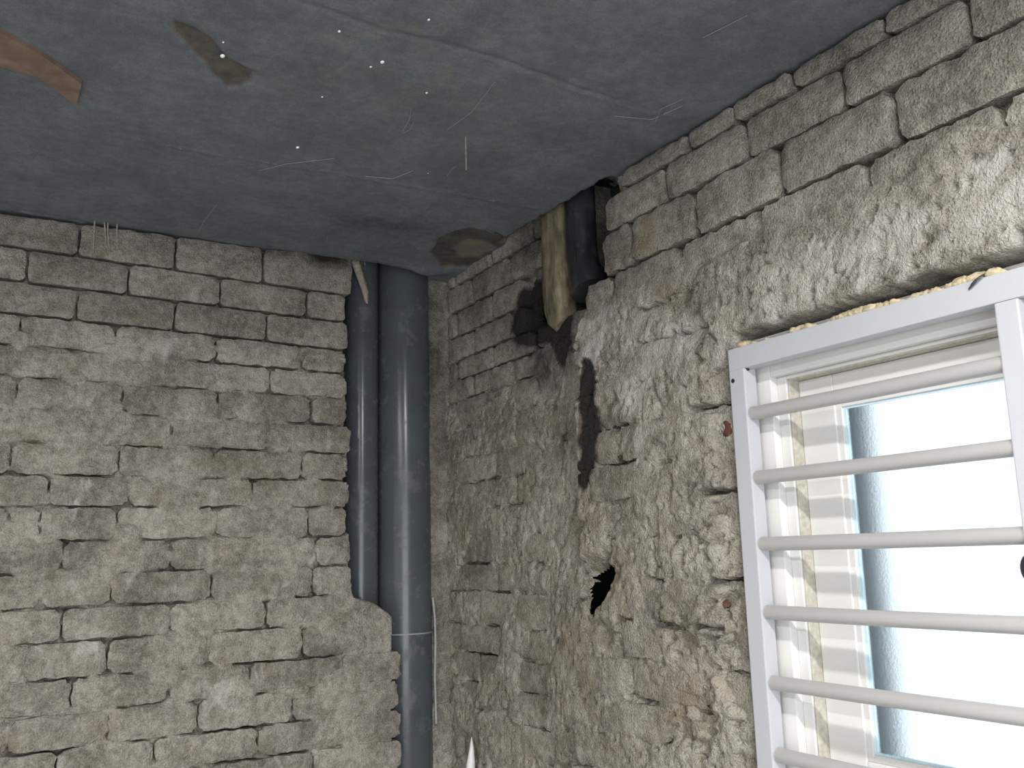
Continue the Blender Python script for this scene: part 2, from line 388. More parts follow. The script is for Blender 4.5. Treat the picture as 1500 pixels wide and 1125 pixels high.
def h_left(S, Z):
    T = np.clip((S+1.04)/.775, -.5, 1.0)
    d = np.full(S.shape, 1.0)
    relief = .0026*fbm(S*9, Z*9, 31, 4)+.0020*fbm(S*40, Z*40, 32, 3)
    fillraw = fbm(S*7, Z*16, 33, 3)
    top = sstep(1.98, 2.05, Z)
    fill = sstep(-.06, .14, fillraw-.04-top*.75)
    joint = -.034+.0305*fill+.0015*vnoise(S*80, Z*80, 34)
    sm = fbm(S*5.5, Z*7.5, 35, 4)-.13-top*.9
    for px, py, r, a in ((80, 620, (.14, .09), .45), (230, 500, (.07, .07), .6), (60, 500, (.10, .04), .3), (340, 600, (.08, .06), .25), (340, 880, (.2, .03), .2), (350, 1010, (.07, .12), .4), (120, 940, (.1, .05), .25), (300, 720, (.14, .05), .15)):
        c = LW(px, py); sm = sm+a*blob(S, Z, (c[0], c[2]), r)
    smear = -.036+.0385*sstep(-.30, .22, sm)+relief
    H = np.maximum(joint, smear)
    H = H-(1-top)*.008*sstep(.40, .56, fbm(S*26, Z*30, 39, 3))
    # rubble that still covers the foot of the pipes
    rub = sdf(Lsz([(515, 872), (546, 880), (575, 898), (600, 914), (603, 945), (594, 1000), (592, 1125), (592, 1400), (500, 1400), (505, 940)]), S, Z)
    lump = -.006+.010*fbm(S*16, Z*16, 36, 4)
    H = np.where(rub < 0, np.maximum(H, lump), H)
    # named dark cracks
    for pts, wd, dp in CR_L:
        H = H-dp*sstep(wd*1.6, wd*.4, linedist(pts, S+.004*vnoise(S*40, Z*40, 8), Z+.004*vnoise(S*40, Z*40, 9)))
    # chase of the drain pipes, and the wall set back beside them
    ds = sdf(P_chase_L, S+.006*fbm(S*30, Z*30, 37, 3), Z+.008*vnoise(S*25, Z*25, 38))
    H = H*1.0
    back = -.076+.5*relief
    H = np.where(S > X_STRIP, np.minimum(H, back), H)
    H = np.where(ds < .004, H-(.13+H*0)*sstep(.004, -.008, ds), H)
    return H
CR_L = [(Lsz([(180, 575), (187, 598)]), .0055, .02), (Lsz([(455, 586), (470, 590)]), .006, .02), (Lsz([(78, 712), (95, 706)]), .006, .016),
        (Lsz([(30, 480), (70, 484)]), .003, .012), (Lsz([(130, 472), (190, 475)]), .003, .012), (Lsz([(42, 508), (110, 515), (160, 518)]), .003, .008),
        (Lsz([(0, 838), (35, 834)]), .004, .012), (Lsz([(75, 905), (98, 895)]), .005, .018), (Lsz([(345, 972), (405, 965)]), .004, .02), (Lsz([(388, 1000), (396, 985)]), .006, .02),
        (Lsz([(365, 1065), (400, 1062)]), .005, .02), (Lsz([(5, 1097), (55, 1095)]), .003, .012), (Lsz([(355, 702), (425, 704)]), .0025, .012), (Lsz([(92, 790), (120, 794)]), .004, .016),
        (Lsz([(450, 775), (458, 768)]), .006, .02), (Lsz([(440, 690), (446, 680)]), .005, .016), (Lsz([(262, 836), (298, 836)]), .0025, .012), (Lsz([(388, 912), (398, 900)]), .005, .018)]
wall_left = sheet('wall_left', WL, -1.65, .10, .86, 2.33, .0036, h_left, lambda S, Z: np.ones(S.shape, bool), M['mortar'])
tag(wall_left, 'rough grey cement brick wall left of the two drain pipes', kind='structure')
sd = 100
for i, js in enumerate(LJ):
    xs = [LW(j, 700 if i > 8 else 500)[0] for j in js]
    xs = [LW(j, 305+i*44.0)[0] for j in js]
    while xs[0] > -1.60: xs = [max(-1.645, xs[0]-.2)]+xs
    for a, bq in zip(xs[:-1], xs[1:]):
        sd += 11; rg = random.Random(sd)
        gap = .0052 if i < 4 else .005
        g0 = gap*.5; s0, s1 = a+g0, bq-g0
        if s1-s0 < .02: continue
        zt0, zt1 = lz(i, s0)-(.006 if i == 0 else .0006), lz(i, s1)-(.006 if i == 0 else .0006)
        zb0, zb1 = lz(i+1, s0)+gap, lz(i+1, s1)+gap
        rgh = .8 if i < 3 else 1.25
        h0 = rg.uniform(-.0015, .002)
        if i == 9 and 60 < js[-1] and abs(a-xs[-5]) < 1e-6: h0 = .004
        brick(WL, wall_left, s0, s1, zb0, zb1, zt0, zt1, h0, sd, rgh, depth=.075)
# bricks of the wall end beside the pipes, set back
zz = 2.30
for k in range(14):
    zt = zz-.116*k
    sd += 11
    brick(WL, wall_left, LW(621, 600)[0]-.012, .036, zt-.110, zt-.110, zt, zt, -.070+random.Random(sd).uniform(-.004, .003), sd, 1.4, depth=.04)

# ================================================================== RIGHT WALL
FAR = -.035                                            # the stretch by the corner is set back
P_near = Rnear([(889, 230), (884, 305), (878, 330), (876, 372), (886, 395), (902, 415), (886, 432), (862, 440), (846, 475), (838, 530), (846, 545), (842, 580), (843, 640), (846, 695), (848, 760), (850, 900), (835, 1050), (830, 1400), (1700, 1400), (1700, -300), (1000, -300)])
P_chase_R = Rnear([(800, 250), (889, 235), (884, 305), (878, 330), (876, 372), (886, 395), (902, 415), (884, 432), (858, 442), (844, 472), (836, 470), (822, 452), (806, 430), (803, 380)])
P_sootpit = Rsz([(768, 428), (790, 414), (808, 425), (816, 455), (822, 470), (812, 485), (790, 488), (770, 470)])
P_hole = Rsz([(880, 824), (897, 829), (893, 850), (884, 872), (874, 888), (867, 906), (860, 900), (863, 878), (855, 862), (858, 845), (866, 836)])
P_tarpit = Rnear([(842, 538), (852, 542), (850, 575), (842, 595), (840, 560)])
GAP_TOP = 1.842
def CR(*p, w=.003, d=.012): return (Rsz(p), w, d)
CR_R = [CR((935, 455), (978, 440), d=.02), CR((975, 440), (985, 460), (997, 488), (1038, 478), w=.004, d=.018), CR((935, 504), (985, 493)), CR((955, 560), (965, 590), (970, 603), w=.004),
        CR((1012, 600), (1070, 595), w=.006, d=.04), CR((955, 615), (970, 612)), CR((1025, 500), (1032, 480), w=.005, d=.015), CR((1035, 548), (1066, 528), w=.004, d=.015),
        CR((1025, 722), (1080, 719), w=.005, d=.04), CR((1045, 745), (1060, 738), (1078, 742), w=.009, d=.035), CR((1035, 852), (1092, 851), w=.005, d=.04), CR((1058, 885), (1066, 878), w=.009, d=.04),
        CR((962, 912), (990, 918), w=.007, d=.03), CR((1018, 917), (1055, 922), w=.004, d=.022), CR((1058, 905), (1062, 890), w=.003, d=.02), CR((950, 760), (957, 800), (960, 845), w=.003, d=.010), CR((948, 842), (972, 851), w=.003, d=.014),
        CR((680, 670), (705, 667)), CR((714, 665), (728, 660)), CR((712, 631), (722, 629)), CR((668, 633), (693, 631)), CR((715, 704), (730, 700), d=.02), CR((750, 698), (766, 696), w=.004, d=.022), CR((630, 709), (655, 707)),
        CR((685, 709), (698, 706), d=.02), CR((742, 741), (766, 736), w=.003, d=.02), CR((718, 742), (732, 742), w=.004), CR((636, 748), (656, 747)), CR((757, 595), (757, 665)), CR((893, 630), (916, 624), w=.0045, d=.03),
        CR((640, 872), (670, 865), (705, 862), (728, 868)), CR((678, 866), (679, 893)), CR((640, 912), (656, 908), (690, 920)), CR((810, 785), (821, 810), (820, 842)), CR((848, 882), (858, 876)), CR((803, 884), (806, 881), w=.004),
        CR((904, 907), (926, 910), w=.005, d=.02), CR((640, 595), (680, 590), (705, 583)), CR((700, 590), (735, 575)), CR((668, 575), (668, 594)), CR((750, 580), (765, 570), w=.006), CR((886, 752), (905, 745)), CR((845, 768), (855, 765), w=.004),
        CR((1030, 935), (1070, 930), w=.004), CR((700, 1040), (735, 1035), (760, 1075), (785, 1095), w=.005, d=.018), CR((915, 1030), (935, 1040), (950, 1020), w=.004, d=.016), CR((885, 1100), (880, 1150), w=.006, d=.02),
        CR((1063, 945), (1110, 940), w=.004, d=.02), CR((980, 940), (985, 925), w=.004, d=.02), CR((1192, 272), (1270, 240), w=.0025, d=.004), CR((1340, 213), (1384, 192), (1435, 160), w=.004, d=.016), CR((1110, 372), (1135, 362), w=.003, d=.008),
        CR((640, 965), (690, 955)), CR((640, 1010), (700, 1000)), CR((950, 640), (975, 655), w=.003, d=.01), CR((985, 860), (1000, 905), w=.005, d=.012)]
def h_right(S, Z):
    low = sstep(2.06, 1.93, Z); far = sdf(P_near, S+.008*vnoise(S*25, Z*25, 71), Z+.008*vnoise(S*25, Z*25, 72))
    relief = .0056*fbm(S*8, Z*8, 41, 4)+.0038*fbm(S*30, Z*30, 42, 3)+.0014*fbm(S*90, Z*90, 43, 2)
    crumb = sstep(1.75, 1.5, Z)*sstep(.75, .95, S)
    relief = relief*(.45+.55*low+.9*crumb)+crumb*(.007*(.5-np.abs(fbm(S*22, Z*22, 53, 3)))-.0025)
    fill = sstep(-.15, .2, fbm(S*6, Z*14, 44, 3)+.1-(1-low)*.42)
    joint = -.034+.030*fill
    sm = fbm(S*5, Z*6, 45, 4)-.75*(1-low)+.06*low
    for px, py, r, a in ((1250, 400, (.3, .09), .9), (940, 480, (.10, .12), .5), (1000, 700, (.1, .15), .35), (1450, 200, (.15, .05), .5), (830, 620, (.08, .12), .5), (1030, 335, (.06, .05), .3)):
        c = RW(px, py); sm = sm+a*blob(S, Z, (-c[1], c[2]), r)
    smear = -.034+.038*sstep(-.42, .12, sm)+relief
    H = np.maximum(joint, smear)
    H = H-low*.011*sstep(.34, .52, fbm(S*26, Z*30, 54, 3)+.10*crumb)-low*.008*sstep(.42, .6, vnoise(S*70, Z*75, 55)+.1*crumb)
    H = H+.006*blob(S, Z, tuple(Rsz([(1035, 880)])[0]), (.035, .03))+.012*blob(S, Z, tuple(Rsz([(1020, 910)])[0]), (.03, .02))+.009*blob(S, Z, tuple(Rsz([(975, 895)])[0]), (.03, .03))
    ww = .0035
    S3 = S+ww*vnoise(S*45, Z*45, 46); Z3 = Z+ww*vnoise(S*45, Z*45, 47)
    for pts, wd, dp in CR_R:
        H = H-dp*sstep(wd*1.5, wd*.35, linedist(pts, S3, Z3))
    # set-back stretch towards the corner; the step dies out lower down
    fade = sstep(1.30, 1.62, Z)
    hard = FAR*sstep(-.004, .004, far); soft = FAR*sstep(.62, .30, S)
    H = H+hard*fade+soft*(1-fade)
    H = H-.012*sstep(.012, -.008, linedist(L_tar, S3, Z3)-.012)*(.5+.5*fbm(S*35, Z*35, 48, 3))
    for P, dp, wd in ((P_chase_R, .13, .006), (P_sootpit, .025, .012), (P_hole, .010, .005), (P_tarpit, .03, .004)):
        d = sdf(P, S+.005*vnoise(S*38, Z*38, 49), Z+.005*vnoise(S*38, Z*38, 50))
        H = H-dp*sstep(wd, -wd, d)
    # ragged edge of the window opening
    ed = np.maximum(Z-(GAP_TOP+.008*fbm(S*22, S*0+3, 51, 3)+.004), -(S-(1.036+.006*fbm(Z*20, Z*0, 52, 3))))
    H = H-.016*sstep(.955, 1.0, S)*sstep(1.86, 1.80, Z)
    H = H-.07*sstep(.003, -.006, ed)
    return H
def keep_right(S, Z):
    k = ~((S > 1.072) & (Z < 1.80) & (Z > .965) & (S < 2.025))
    for P in (P_sootpit, P_hole, P_tarpit):                  # broken through into the hollow behind
        d = sdf(P, S+.005*vnoise(S*38, Z*38, 49), Z+.005*vnoise(S*38, Z*38, 50))
        k &= d > -.002
    return k
wall_right = sheet('wall_right', WR, -.085, 2.045, .86, 2.33, .0036, h_right, keep_right, M['mortar'])
tag(wall_right, 'crumbling cement brick wall around the barred window, partly smeared with plaster', kind='structure')
RZ = [2.236, 2.197, 2.124, 2.036, 1.944, 1.876, 1.806, 1.735, 1.664, 1.593, 1.521, 1.450, 1.377, 1.306, 1.235, 1.164, 1.093, 1.022, .951, .88]
FZ = [2.30, 2.215, 2.145, 2.075, 2.010, 1.955, 1.900, 1.825, 1.750, 1.682, 1.615, 1.548, 1.481, 1.414, 1.335, 1.268, 1.200, 1.133, 1.066, 1.000, .933, .88]
RJ = {0: [.757, .955, 1.073, 1.20, 1.37, 1.55, 1.74, 1.92, 2.04], 1: [.700, .891, 1.095, 1.292, 1.491, 1.690, 1.89, 2.04], 2: [.690, .79, .965, 1.165, 1.37, 1.57, 1.77, 1.95, 2.04]}
def p_in(P, s, z): return float(sdf(P, np.array([s]), np.array([z]))[0])
for i in range(len(RZ)-1):
    zt, zb = RZ[i], RZ[i+1]; zc = (zt+zb)/2
    if i in RJ: near = RJ[i]
    else:
        s_lo = next(s for s in np.arange(.45, .8, .004) if p_in(P_near, s, zc) < -.004)
        near = [s_lo]+[x for x in np.arange(.02+(i % 2)*.1, 2.0, .2) if x > s_lo+.03]+([2.04] if zt > 1.85 else [])
        if zt < 1.85:
            near = [x for x in near if x < .97]; near.append(1.030)
    spans = []
    for a, bq in zip(near[:-1], near[1:]):
        if zb < 1.50 and zt > 1.36 and a < .705 and bq > .545:      # the hole through the wall stays open
            spans += [(a, .545), (.705, bq)]
        else: spans.append((a, bq))
    for a, bq in spans:
        sd += 11; rg = random.Random(sd)
        if bq-a < .03: continue
        rr = .9 if i < 2 else (1.5 if zt > 1.85 else 2.0)
        gap = .006 if i < 2 else .006
        h0 = rg.uniform(-.002, .002)*rr-(.015 if (zt < 1.85 and bq > 1.0) else 0)
        zlo = zb+gap
        if bq > 1.0 and zb < 1.842 < zt: zlo = 1.849
        brick(WR, wall_right, a+gap/2, bq-gap/2, zlo, zlo, zt-.001, zt-.001, h0, sd, rr, depth=.07)
for i in range(len(FZ)-1):                                # set-back stretch
    zt, zb = FZ[i], FZ[i+1]; zc = (zt+zb)/2
    j = [-.07]+[x for x in np.arange(-.02+(i % 2)*.095, .6, .2) if x > -.04]
    end = next(s for s in np.arange(.40, .85, .004) if p_in(P_near, s, zc) < .004) - .004
    if zc > 2.0: end = min(end, -RW(803, 420)[1]-.01)
    if zb < 1.50 and zt > 1.36: end = min(end, .49)
    if 1.74 < zc < 1.92: end -= .02
    j = [x for x in j if x < end-.03]+[end]
    for a, bq in zip(j[:-1], j[1:]):
        sd += 11
        zs = np.linspace(zb, zt, 5)
        while bq > a and min(p_in(P_sootpit, bq, z) for z in zs) < .004: bq -= .006
        if bq-a < .03: continue
        h0 = -set_back((a+bq)/2, zc)
        brick(WR, wall_right, a+.0025, bq-.0025, zb+.0055, zb+.0055, zt-.001, zt-.001, h0+random.Random(sd).uniform(-.002, .001), sd, 1.2, depth=.05)
# red clay bricks showing in two breaks beside the window
for px, py, ws, hs in ((1070, 628, .022, .03), (1066, 884, .016, .018)):
    p = RW(px, py, .018); sd += 11
    brick(WR, wall_right, -p[1]-ws/2, -p[1]+ws/2, p[2]-hs/2, p[2]-hs/2, p[2]+hs/2, p[2]+hs/2, -.009, sd, 1.5, mat=M['clay'], depth=.04, name='clay_brick')

# ---------------- solid wall behind, the rest of the room
def solid(name, lo, hi, mat, label=None, parent=None):
    o = bm_obj(name, box(lo, hi), mat, parent)
    if parent is None: tag(o, label, kind='structure')
    return o
XL, YB = -3.1, -4.3
solid('masonry_core', (XL-.15, .20, 0), (.35, .35, 2.5), M['plain'], parent=wall_left)
solid('lower_wall', (-1.645, .002, 0), (-.02, .15, .87), M['plain'], parent=wall_left)
solid('outer_wall', (XL, -.001, 0), (-1.64, .21, CEIL+.03), M['plain'], parent=wall_left)
for lo, hi in (((.175, YB, 1.86), (.33, .35, 2.5)), ((.175, YB, 0), (.33, .35, .93)), ((.175, -1.03, .93), (.33, .35, 1.86)), ((.175, YB, .93), (.33, -2.03, 1.86))):
    solid('masonry_core', lo, hi, M['exterior'], parent=wall_right)
solid('lower_wall', (.002, -2.04, 0), (.15, .06, .87), M['plain'], parent=wall_right)
solid('wall_pier', (-.001, YB, 0), (.18, -2.03, CEIL+.03), M['plain'], parent=wall_right)
solid('jamb_fill', (.085, -1.06, .86), (.18, -1.03, 1.85), M['exterior'], parent=wall_right)
solid('lintel_fill', (.085, -2.03, 1.845), (.18, -1.03, 1.87), M['exterior'], parent=wall_right)
wb = solid('wall_back', (XL-.15, YB-.15, 0), (-2.78, YB, 2.5), M['white_wall'], 'white wall behind the viewer with an added window opening')
solid('wall_panel', (-.72, YB-.15, 0), (.33, YB, 2.5), M['white_wall'], parent=wb)
solid('wall_panel', (-2.78, YB-.15, 0), (-.72, YB, .40), M['white_wall'], parent=wb)
solid('wall_panel', (-2.78, YB-.15, 1.90), (-.72, YB, 2.5), M['white_wall'], parent=wb)
w2 = empty('added_window', (-1.75, YB-.08, .4)); tag(w2, 'wide plain window added behind the viewer to hold the fill light', kind='structure')  # made-up opening, added as the place for the fill light
for lo_, hi_ in (((-2.78, YB-.10, .40), (-2.72, YB-.05, 1.90)), ((-.78, YB-.10, .40), (-.72, YB-.05, 1.90)), ((-2.72, YB-.10, .40), (-.78, YB-.05, .45)), ((-2.72, YB-.10, 1.85), (-.78, YB-.05, 1.90)), ((-1.78, YB-.10, .45), (-1.72, YB-.05, 1.85))):
    bm_obj('frame_bar', box(lo_, hi_), M['upvc'], w2)
solid('wall_side', (XL-.15, YB, 0), (XL, .35, 2.5), M['white_wall'], 'plain white wall far to the left')
solid('floor', (XL-.15, YB-.15, -.12), (.33, .35, 0), M['floor'], 'bare grey concrete floor')

# ================================================================== CEILING
P_gapR = Cxy([(742, 361), (765, 345), (800, 318), (830, 300), (855, 288)])
P_patch = Cxy([(258, 33), (285, 40), (305, 55), (332, 85), (372, 108), (355, 130), (332, 128), (310, 105), (280, 70), (255, 50)])
P_ring = Cxy([(632, 370), (645, 348), (690, 334), (728, 345), (748, 362), (725, 380), (690, 392), (650, 392)])
P_ringin = Cxy([(662, 366), (685, 352), (715, 356), (728, 366), (700, 380), (675, 380)])
SEAMS = [(Cxy([(200, 205), (320, 227), (480, 251), (640, 280), (790, 306)]), .003, .0025), (Cxy([(380, -40), (440, 2), (560, 45), (640, 62), (720, 84), (800, 112), (905, 150)]), .004, -.0035),
         (Cxy([(548, 38), (520, 75), (470, 140)]), .003, -.0016), (Cxy([(780, 165), (735, 205), (690, 245)]), .003, .0012), (Cxy([(905, 150), (940, 165), (1000, 172), (1010, 165)]), .004, .002),
         (Cxy([(30, 308), (120, 325)]), .004, -.006), (Cxy([(700, 338), (726, 342), (748, 359)]), .004, -.012), (Cxy([(640, 300), (560, 365)]), .003, -.0012)]
def ceil_grid(x0, x1, y0, y1, step):
    nx = int((x1-x0)/step)+1; ny = int((y1-y0)/step)+1
    X, Y = np.meshgrid(np.linspace(x0, x1, nx), np.linspace(y0, y1, ny), indexing='ij')
    D = .0022*fbm(X*3.5, Y*3.5, 61, 4)+.0012*fbm(X*18, Y*18, 62, 4)         # downwards
    for pts, wd, dp in SEAMS:
        q = linedist(pts, X+.004*vnoise(X*30, Y*30, 63), Y+.004*vnoise(X*30, Y*30, 64))
        D = D+dp*np.exp(-(q/wd)**2)
    bb = blob(X, Y, Cxy([(850, 125)])[0], (.10, .05)); D = D+.004*bb*fbm(X*30, Y*30, 65, 3)
    jx = .006*vnoise(X*28, Y*28, 66); jy = .006*vnoise(X*28, Y*28, 67)
    ring = sdf(P_ring, X+jx, Y+jy); D = D-.006*sstep(.004, -.004, ring)
    D = D-.005*sstep(.003, -.003, sdf(P_patch, X+jx, Y+jy))
    # plaster broken away over the recess in the right wall and over the pipe chase
    rx = X+.010*fbm(X*25, Y*25, 68, 3)
    g1 = sstep(.002, .016, rx)*sstep(-.72, -.69, Y)*sstep(-.26, -.32, Y)
    ry = Y+.010*fbm(X*25, Y*25, 69, 3)
    g2 = sstep(-.004, .012, ry)*sstep(-.262, -.245, X)*sstep(-.02, -.05, X)
    D = D-.10*np.maximum(g1, g2)
    # sagging lips of plaster at the chase
    D = D+.014*blob(X, Y, (-.06, -.005), (.05, .03))+.006*blob(X, Y, (-.15, -.03), (.12, .03))
    Zc = CEIL-D
    br = np.maximum(.55*sstep(.006, -.004, ring), .5*sstep(.008, -.004, sdf(P_patch, X+jx, Y+jy)))
    br = np.maximum(br, .25*blob(X, Y, Cxy([(620, 120)])[0], (.3, .3)))
    darken = .50*sstep(.006, -.003, ring)*(1-.55*sstep(.01, -.01, sdf(P_ringin, X+jx, Y+jy)))+.42*sstep(.006, -.004, sdf(P_patch, X+jx, Y+jy))
    darken = np.maximum(darken, .35*blob(X, Y, Cxy([(560, 330)])[0], (.2, .08)))
    li = .15+.45*np.exp(-(linedist(SEAMS[0][0], X, Y)/.006)**2)+.45*blob(X, Y, Cxy([(770, 320)])[0], (.05, .03))+.3*blob(X, Y, Cxy([(440, 330)])[0], (.15, .06))+.25*blob(X, Y, Cxy([(850, 150)])[0], (.15, .08))
    V = np.stack([X, Y, Zc], -1).reshape(-1, 3); idx = np.arange(nx*ny).reshape(nx, ny)
    F = np.stack([idx[:-1, :-1], idx[:-1, 1:], idx[1:, 1:], idx[1:, :-1]], -1).reshape(-1, 4)
    return V, F, np.clip(np.stack([li, br, darken], -1), 0, 1).reshape(-1, 3)
V, F, st = ceil_grid(-1.66, .085, -1.95, .10, .0055)
ceiling = np_mesh('ceiling', V, F, M['slab'], stain=st)
tag(ceiling, 'dark grey concrete slab ceiling with board marks', kind='structure')
solid('slab', (XL-.15, YB-.15, CEIL+.11), (.33, .35, CEIL+.25), M['slab'], parent=ceiling)
solid('soffit', (XL, YB, CEIL), (-1.659, .0, CEIL+.12), M['slab'], parent=ceiling)
solid('soffit', (-1.66, YB, CEIL), (.0, -1.949, CEIL+.12), M['slab'], parent=ceiling)
for k, (px, py, r) in enumerate(((326, 82, .0035), (327, 62, .0014), (560, 91, .003), (543, 98, .0018), (497, 46, .002), (436, 216, .003), (625, 136, .0018), (472, 142, .0015), (628, 29, .0018), (627, 254, .001))):
    p = CE(px, py, CEIL-.001); bm = bmesh.new()
    bmesh.ops.create_icosphere(bm, subdivisions=2, radius=r, matrix=Matrix.Translation(p) @ Matrix.Diagonal((1, 1.4, .6, 1)))
    bm_obj('paint_drop', bm, M['speck'], ceiling, True)
# scratched hairs and chips of cement on the slab
rg = random.Random(5)
def ceil_hair(pts, r, mat, name):
    q = [CE(px, py, CEIL-.0015) for px, py in pts]
    return bm_obj(name, tube(q, r, 5), mat, ceiling, True)
for pts in ([(590, 192), (600, 175), (602, 160)], [(535, 258), (575, 262), (605, 250)], [(655, 190), (690, 165), (725, 120)], [(960, 178), (968, 160), (1000, 145)], [(900, 170), (955, 175), (1000, 155)], [(590, 195), (600, 190), (606, 180)],
            [(655, 258), (662, 247), (668, 244)], [(290, 340), (300, 322), (318, 300)], [(1030, 55), (1060, 40), (1095, 22)], [(478, 355), (480, 345)], [(380, 250), (420, 240), (490, 232)]):
    ceil_hair(pts, .0006, M['hair'], 'cement_hair')
# ================================================================== DRAIN PIPES IN THE LEFT CHASE
YP = .112
def pipe_from_px(xl, xr, ypix, yplane): 
    a, bq = LW(xl, ypix, yplane)[0], LW(xr, ypix, yplane)[0]; return (a+bq)/2, (bq-a)/2*.955
c2, r2 = pipe_from_px(553, 628, 620, YP)
def pipe(name, cx, cy, r, z0, z1, mat, label, cat, wob=.0):
    e = empty(name, (cx, cy, z0)); tag(e, label, cat)
    bm = bmesh.new(); n = 40; tube([(cx, cy, z0), (cx, cy, (z0+z1)/2), (cx+wob, cy, z1)], r, n, bm)
    bm_obj('pipe_barrel', bm, mat, e, True); return e
p2 = pipe('drain_pipe', c2, YP, r2, .872, 2.34, M['pvc_grey'], 'thick dark grey plastic drain pipe, the wider of the two in the corner chase', 'pipe')
bm = tube([(c2, YP, 1.3135), (c2, YP, 1.3165)], r2+.0006, 40); bm_obj('pipe_seam', bm, M['cable'], p2, True)
r1 = .043; c1 = LW(552, 620, YP-.004)[0]-r1*1.0
p1 = pipe('drain_pipe', c1, YP-.004, r1, .872, 2.34, M['pvc_grey'], 'slimmer dark grey plastic drain pipe beside the broken end of the left wall', 'pipe')
# pale cable beside the wide pipe
q = [LW(634, 875, .06), LW(637, 905, .052), LW(638, 940, .05), LW(637, 990, .055), LW(639, 1060, .06)]
o = bm_obj('cable', tube(q, .0032, 8), M['cable'], None, True); tag(o, 'thin pale cable running down the right side of the wide drain pipe', 'cable')
# hanging strip of dusty fibre at the top of the chase
e = empty('fibre_strip', tuple(LW(525, 372, .03))); tag(e, 'dusty beige fibre strip hanging from the ceiling over the slim drain pipe', 'fibre strip')
path = [(518, 366), (522, 385), (528, 405), (535, 425), (538, 447)]; wd = [.010, .013, .012, .011, .003]
bm = bmesh.new(); prev = None
for k, ((px, py), hw) in enumerate(zip(path, wd)):
    c = LW(px, py, .020+.012*k); row = [bm.verts.new((c[0]+t*hw, c[1]+dy, c[2]+.003*math.sin(7*t+k))) for t, dy in ((-1, 0), (-.3, -.003), (.4, -.002), (1, .002))]
    row2 = [bm.verts.new((v.co.x, v.co.y+.003, v.co.z)) for v in reversed(row)]
    ringv = row+row2
    if prev:
        for a in range(8): bm.faces.new((prev[a], prev[(a+1) % 8], ringv[(a+1) % 8], ringv[a]))
    else: bm.faces.new(ringv)
    prev = ringv
bm.faces.new(prev[::-1]); bm_obj('strip', bm, M['fibre'], e, True)
for k in range(6):
    a = LW(514+k*3, 366, .015); bq = LW(512+k*4.5, 380+rg.uniform(0, 9), .02)
    bm_obj('frayed_thread', tube([a, (a+bq)/2+np.array([.001, -.003, 0]), bq], .0008, 5), M['fibre'], e, True)
# ragged flap of plaster and thin roots hanging below the ceiling edge further left
for k, (px, y0, y1, lab) in enumerate(((139, 318, 372, 'first of the four thin threads hanging down the left wall, from the left'), (152, 318, 360, 'second of the four thin threads on the left wall, hanging short'),
                                       (158, 318, 366, 'third thin thread hanging down the left wall beside a shorter one'), (172, 318, 362, 'rightmost of the four thin threads hanging down the left wall'))):
    a = LW(px, y0, -.008); c = LW(px+rg.uniform(-3, 3), y1, -.006); md = (a+c)/2+np.array([rg.uniform(-.003, .003), -.003, 0])
    o = bm_obj('hanging_thread', tube([a, md, c], [.0016, .0018, .0009], 6), M['fibre'], None, True)
    tag(o, lab, 'thread', 'threads hanging from the ceiling edge')
# a thin rod hanging from the slab
a = CE(682, 200, CEIL-.001); v = ray(682, 251); 
o = bm_obj('hanging_wire', tube([a, a-np.array([0, 0, .030]), a-np.array([0, 0, .064])], .0011, 6), M['fibre'], None, True)
tag(o, 'single thin pale wire hanging straight down from the middle of the ceiling', 'wire')
# formwork board left in the slab
pb = Cxy([(-60, 10), (0, 42), (62, 76), (120, 118), (112, 150), (56, 108), (0, 92), (-60, 62)])
bm = bmesh.new(); lo = [bm.verts.new((x, y, CEIL-.006)) for x, y in pb]; hi = [bm.verts.new((x, y, CEIL+.02)) for x, y in pb]
bm.faces.new(lo); bm.faces.new(hi[::-1])
for k in range(len(pb)): bm.faces.new((lo[k], lo[(k+1) % len(pb)], hi[(k+1) % len(pb)], hi[k]))
o = bm_obj('formwork_board', bm, M['wood']); tag(o, 'brown strip of formwork wood left stuck in the grey ceiling', 'board')

# ================================================================== CHASE IN THE RIGHT WALL
# black pipe, bending away at its foot
XP = .055
pa = RW(852, 360, XP)
pc = [pa+np.array([0, 0, d]) for d in (.16, .05, .0, -.03, -.055, -.08, -.11)]
for k, dy in enumerate((0, 0, 0, -.002, -.008, -.018, -.03)): pc[k][1] += dy
e = empty('vent_pipe', tuple(pc[2])); tag(e, 'black plastic pipe exposed in the broken hole at the top of the right wall', 'pipe')
bm_obj('pipe_barrel', tube(pc, [.034, .034, .034, .0345, .036, .040, .044], 32), M['pvc_black'], e, True)
bm_obj('pipe_seam', tube([pc[0]+np.array([-.031, -.014, 0]), pc[2]+np.array([-.031, -.014, 0]), pc[4]+np.array([-.033, -.016, 0]), pc[6]+np.array([-.04, -.02, 0])], .0022, 8), M['pvc_black'], e, True)
# yellow-stained cement haunch around the hidden pipe, left of the black one
def column_mat():
    m, nt, b = new_mat('stained_cement'); L = nt.links
    wp = N(nt, 'ShaderNodeNewGeometry').outputs['Position']
    mp = N(nt, 'ShaderNodeMapping'); mp.inputs['Scale'].default_value = (1, 1, .3); L.new(wp, mp.inputs['Vector'])
    n1 = noise(nt, mp.outputs[0], 45, 6, .65); n2 = noise(nt, wp, 120, 4, .6)
    cr = ramp(nt, [(.32, (.045, .038, .028)), (.47, (.115, .095, .06)), (.58, (.18, .152, .092)), (.72, (.27, .255, .215))]); L.new(n1, cr.inputs[0])
    L.new(cr.outputs[0], b.inputs['Base Color']); b.inputs['Roughness'].default_value = .9
    bp = N(nt, 'ShaderNodeBump', Strength=.5, Distance=.005); L.new(n2, bp.inputs['Height']); L.new(bp.outputs[0], b.inputs['Normal'])
    return m
M['column'] = column_mat()
XC = .045
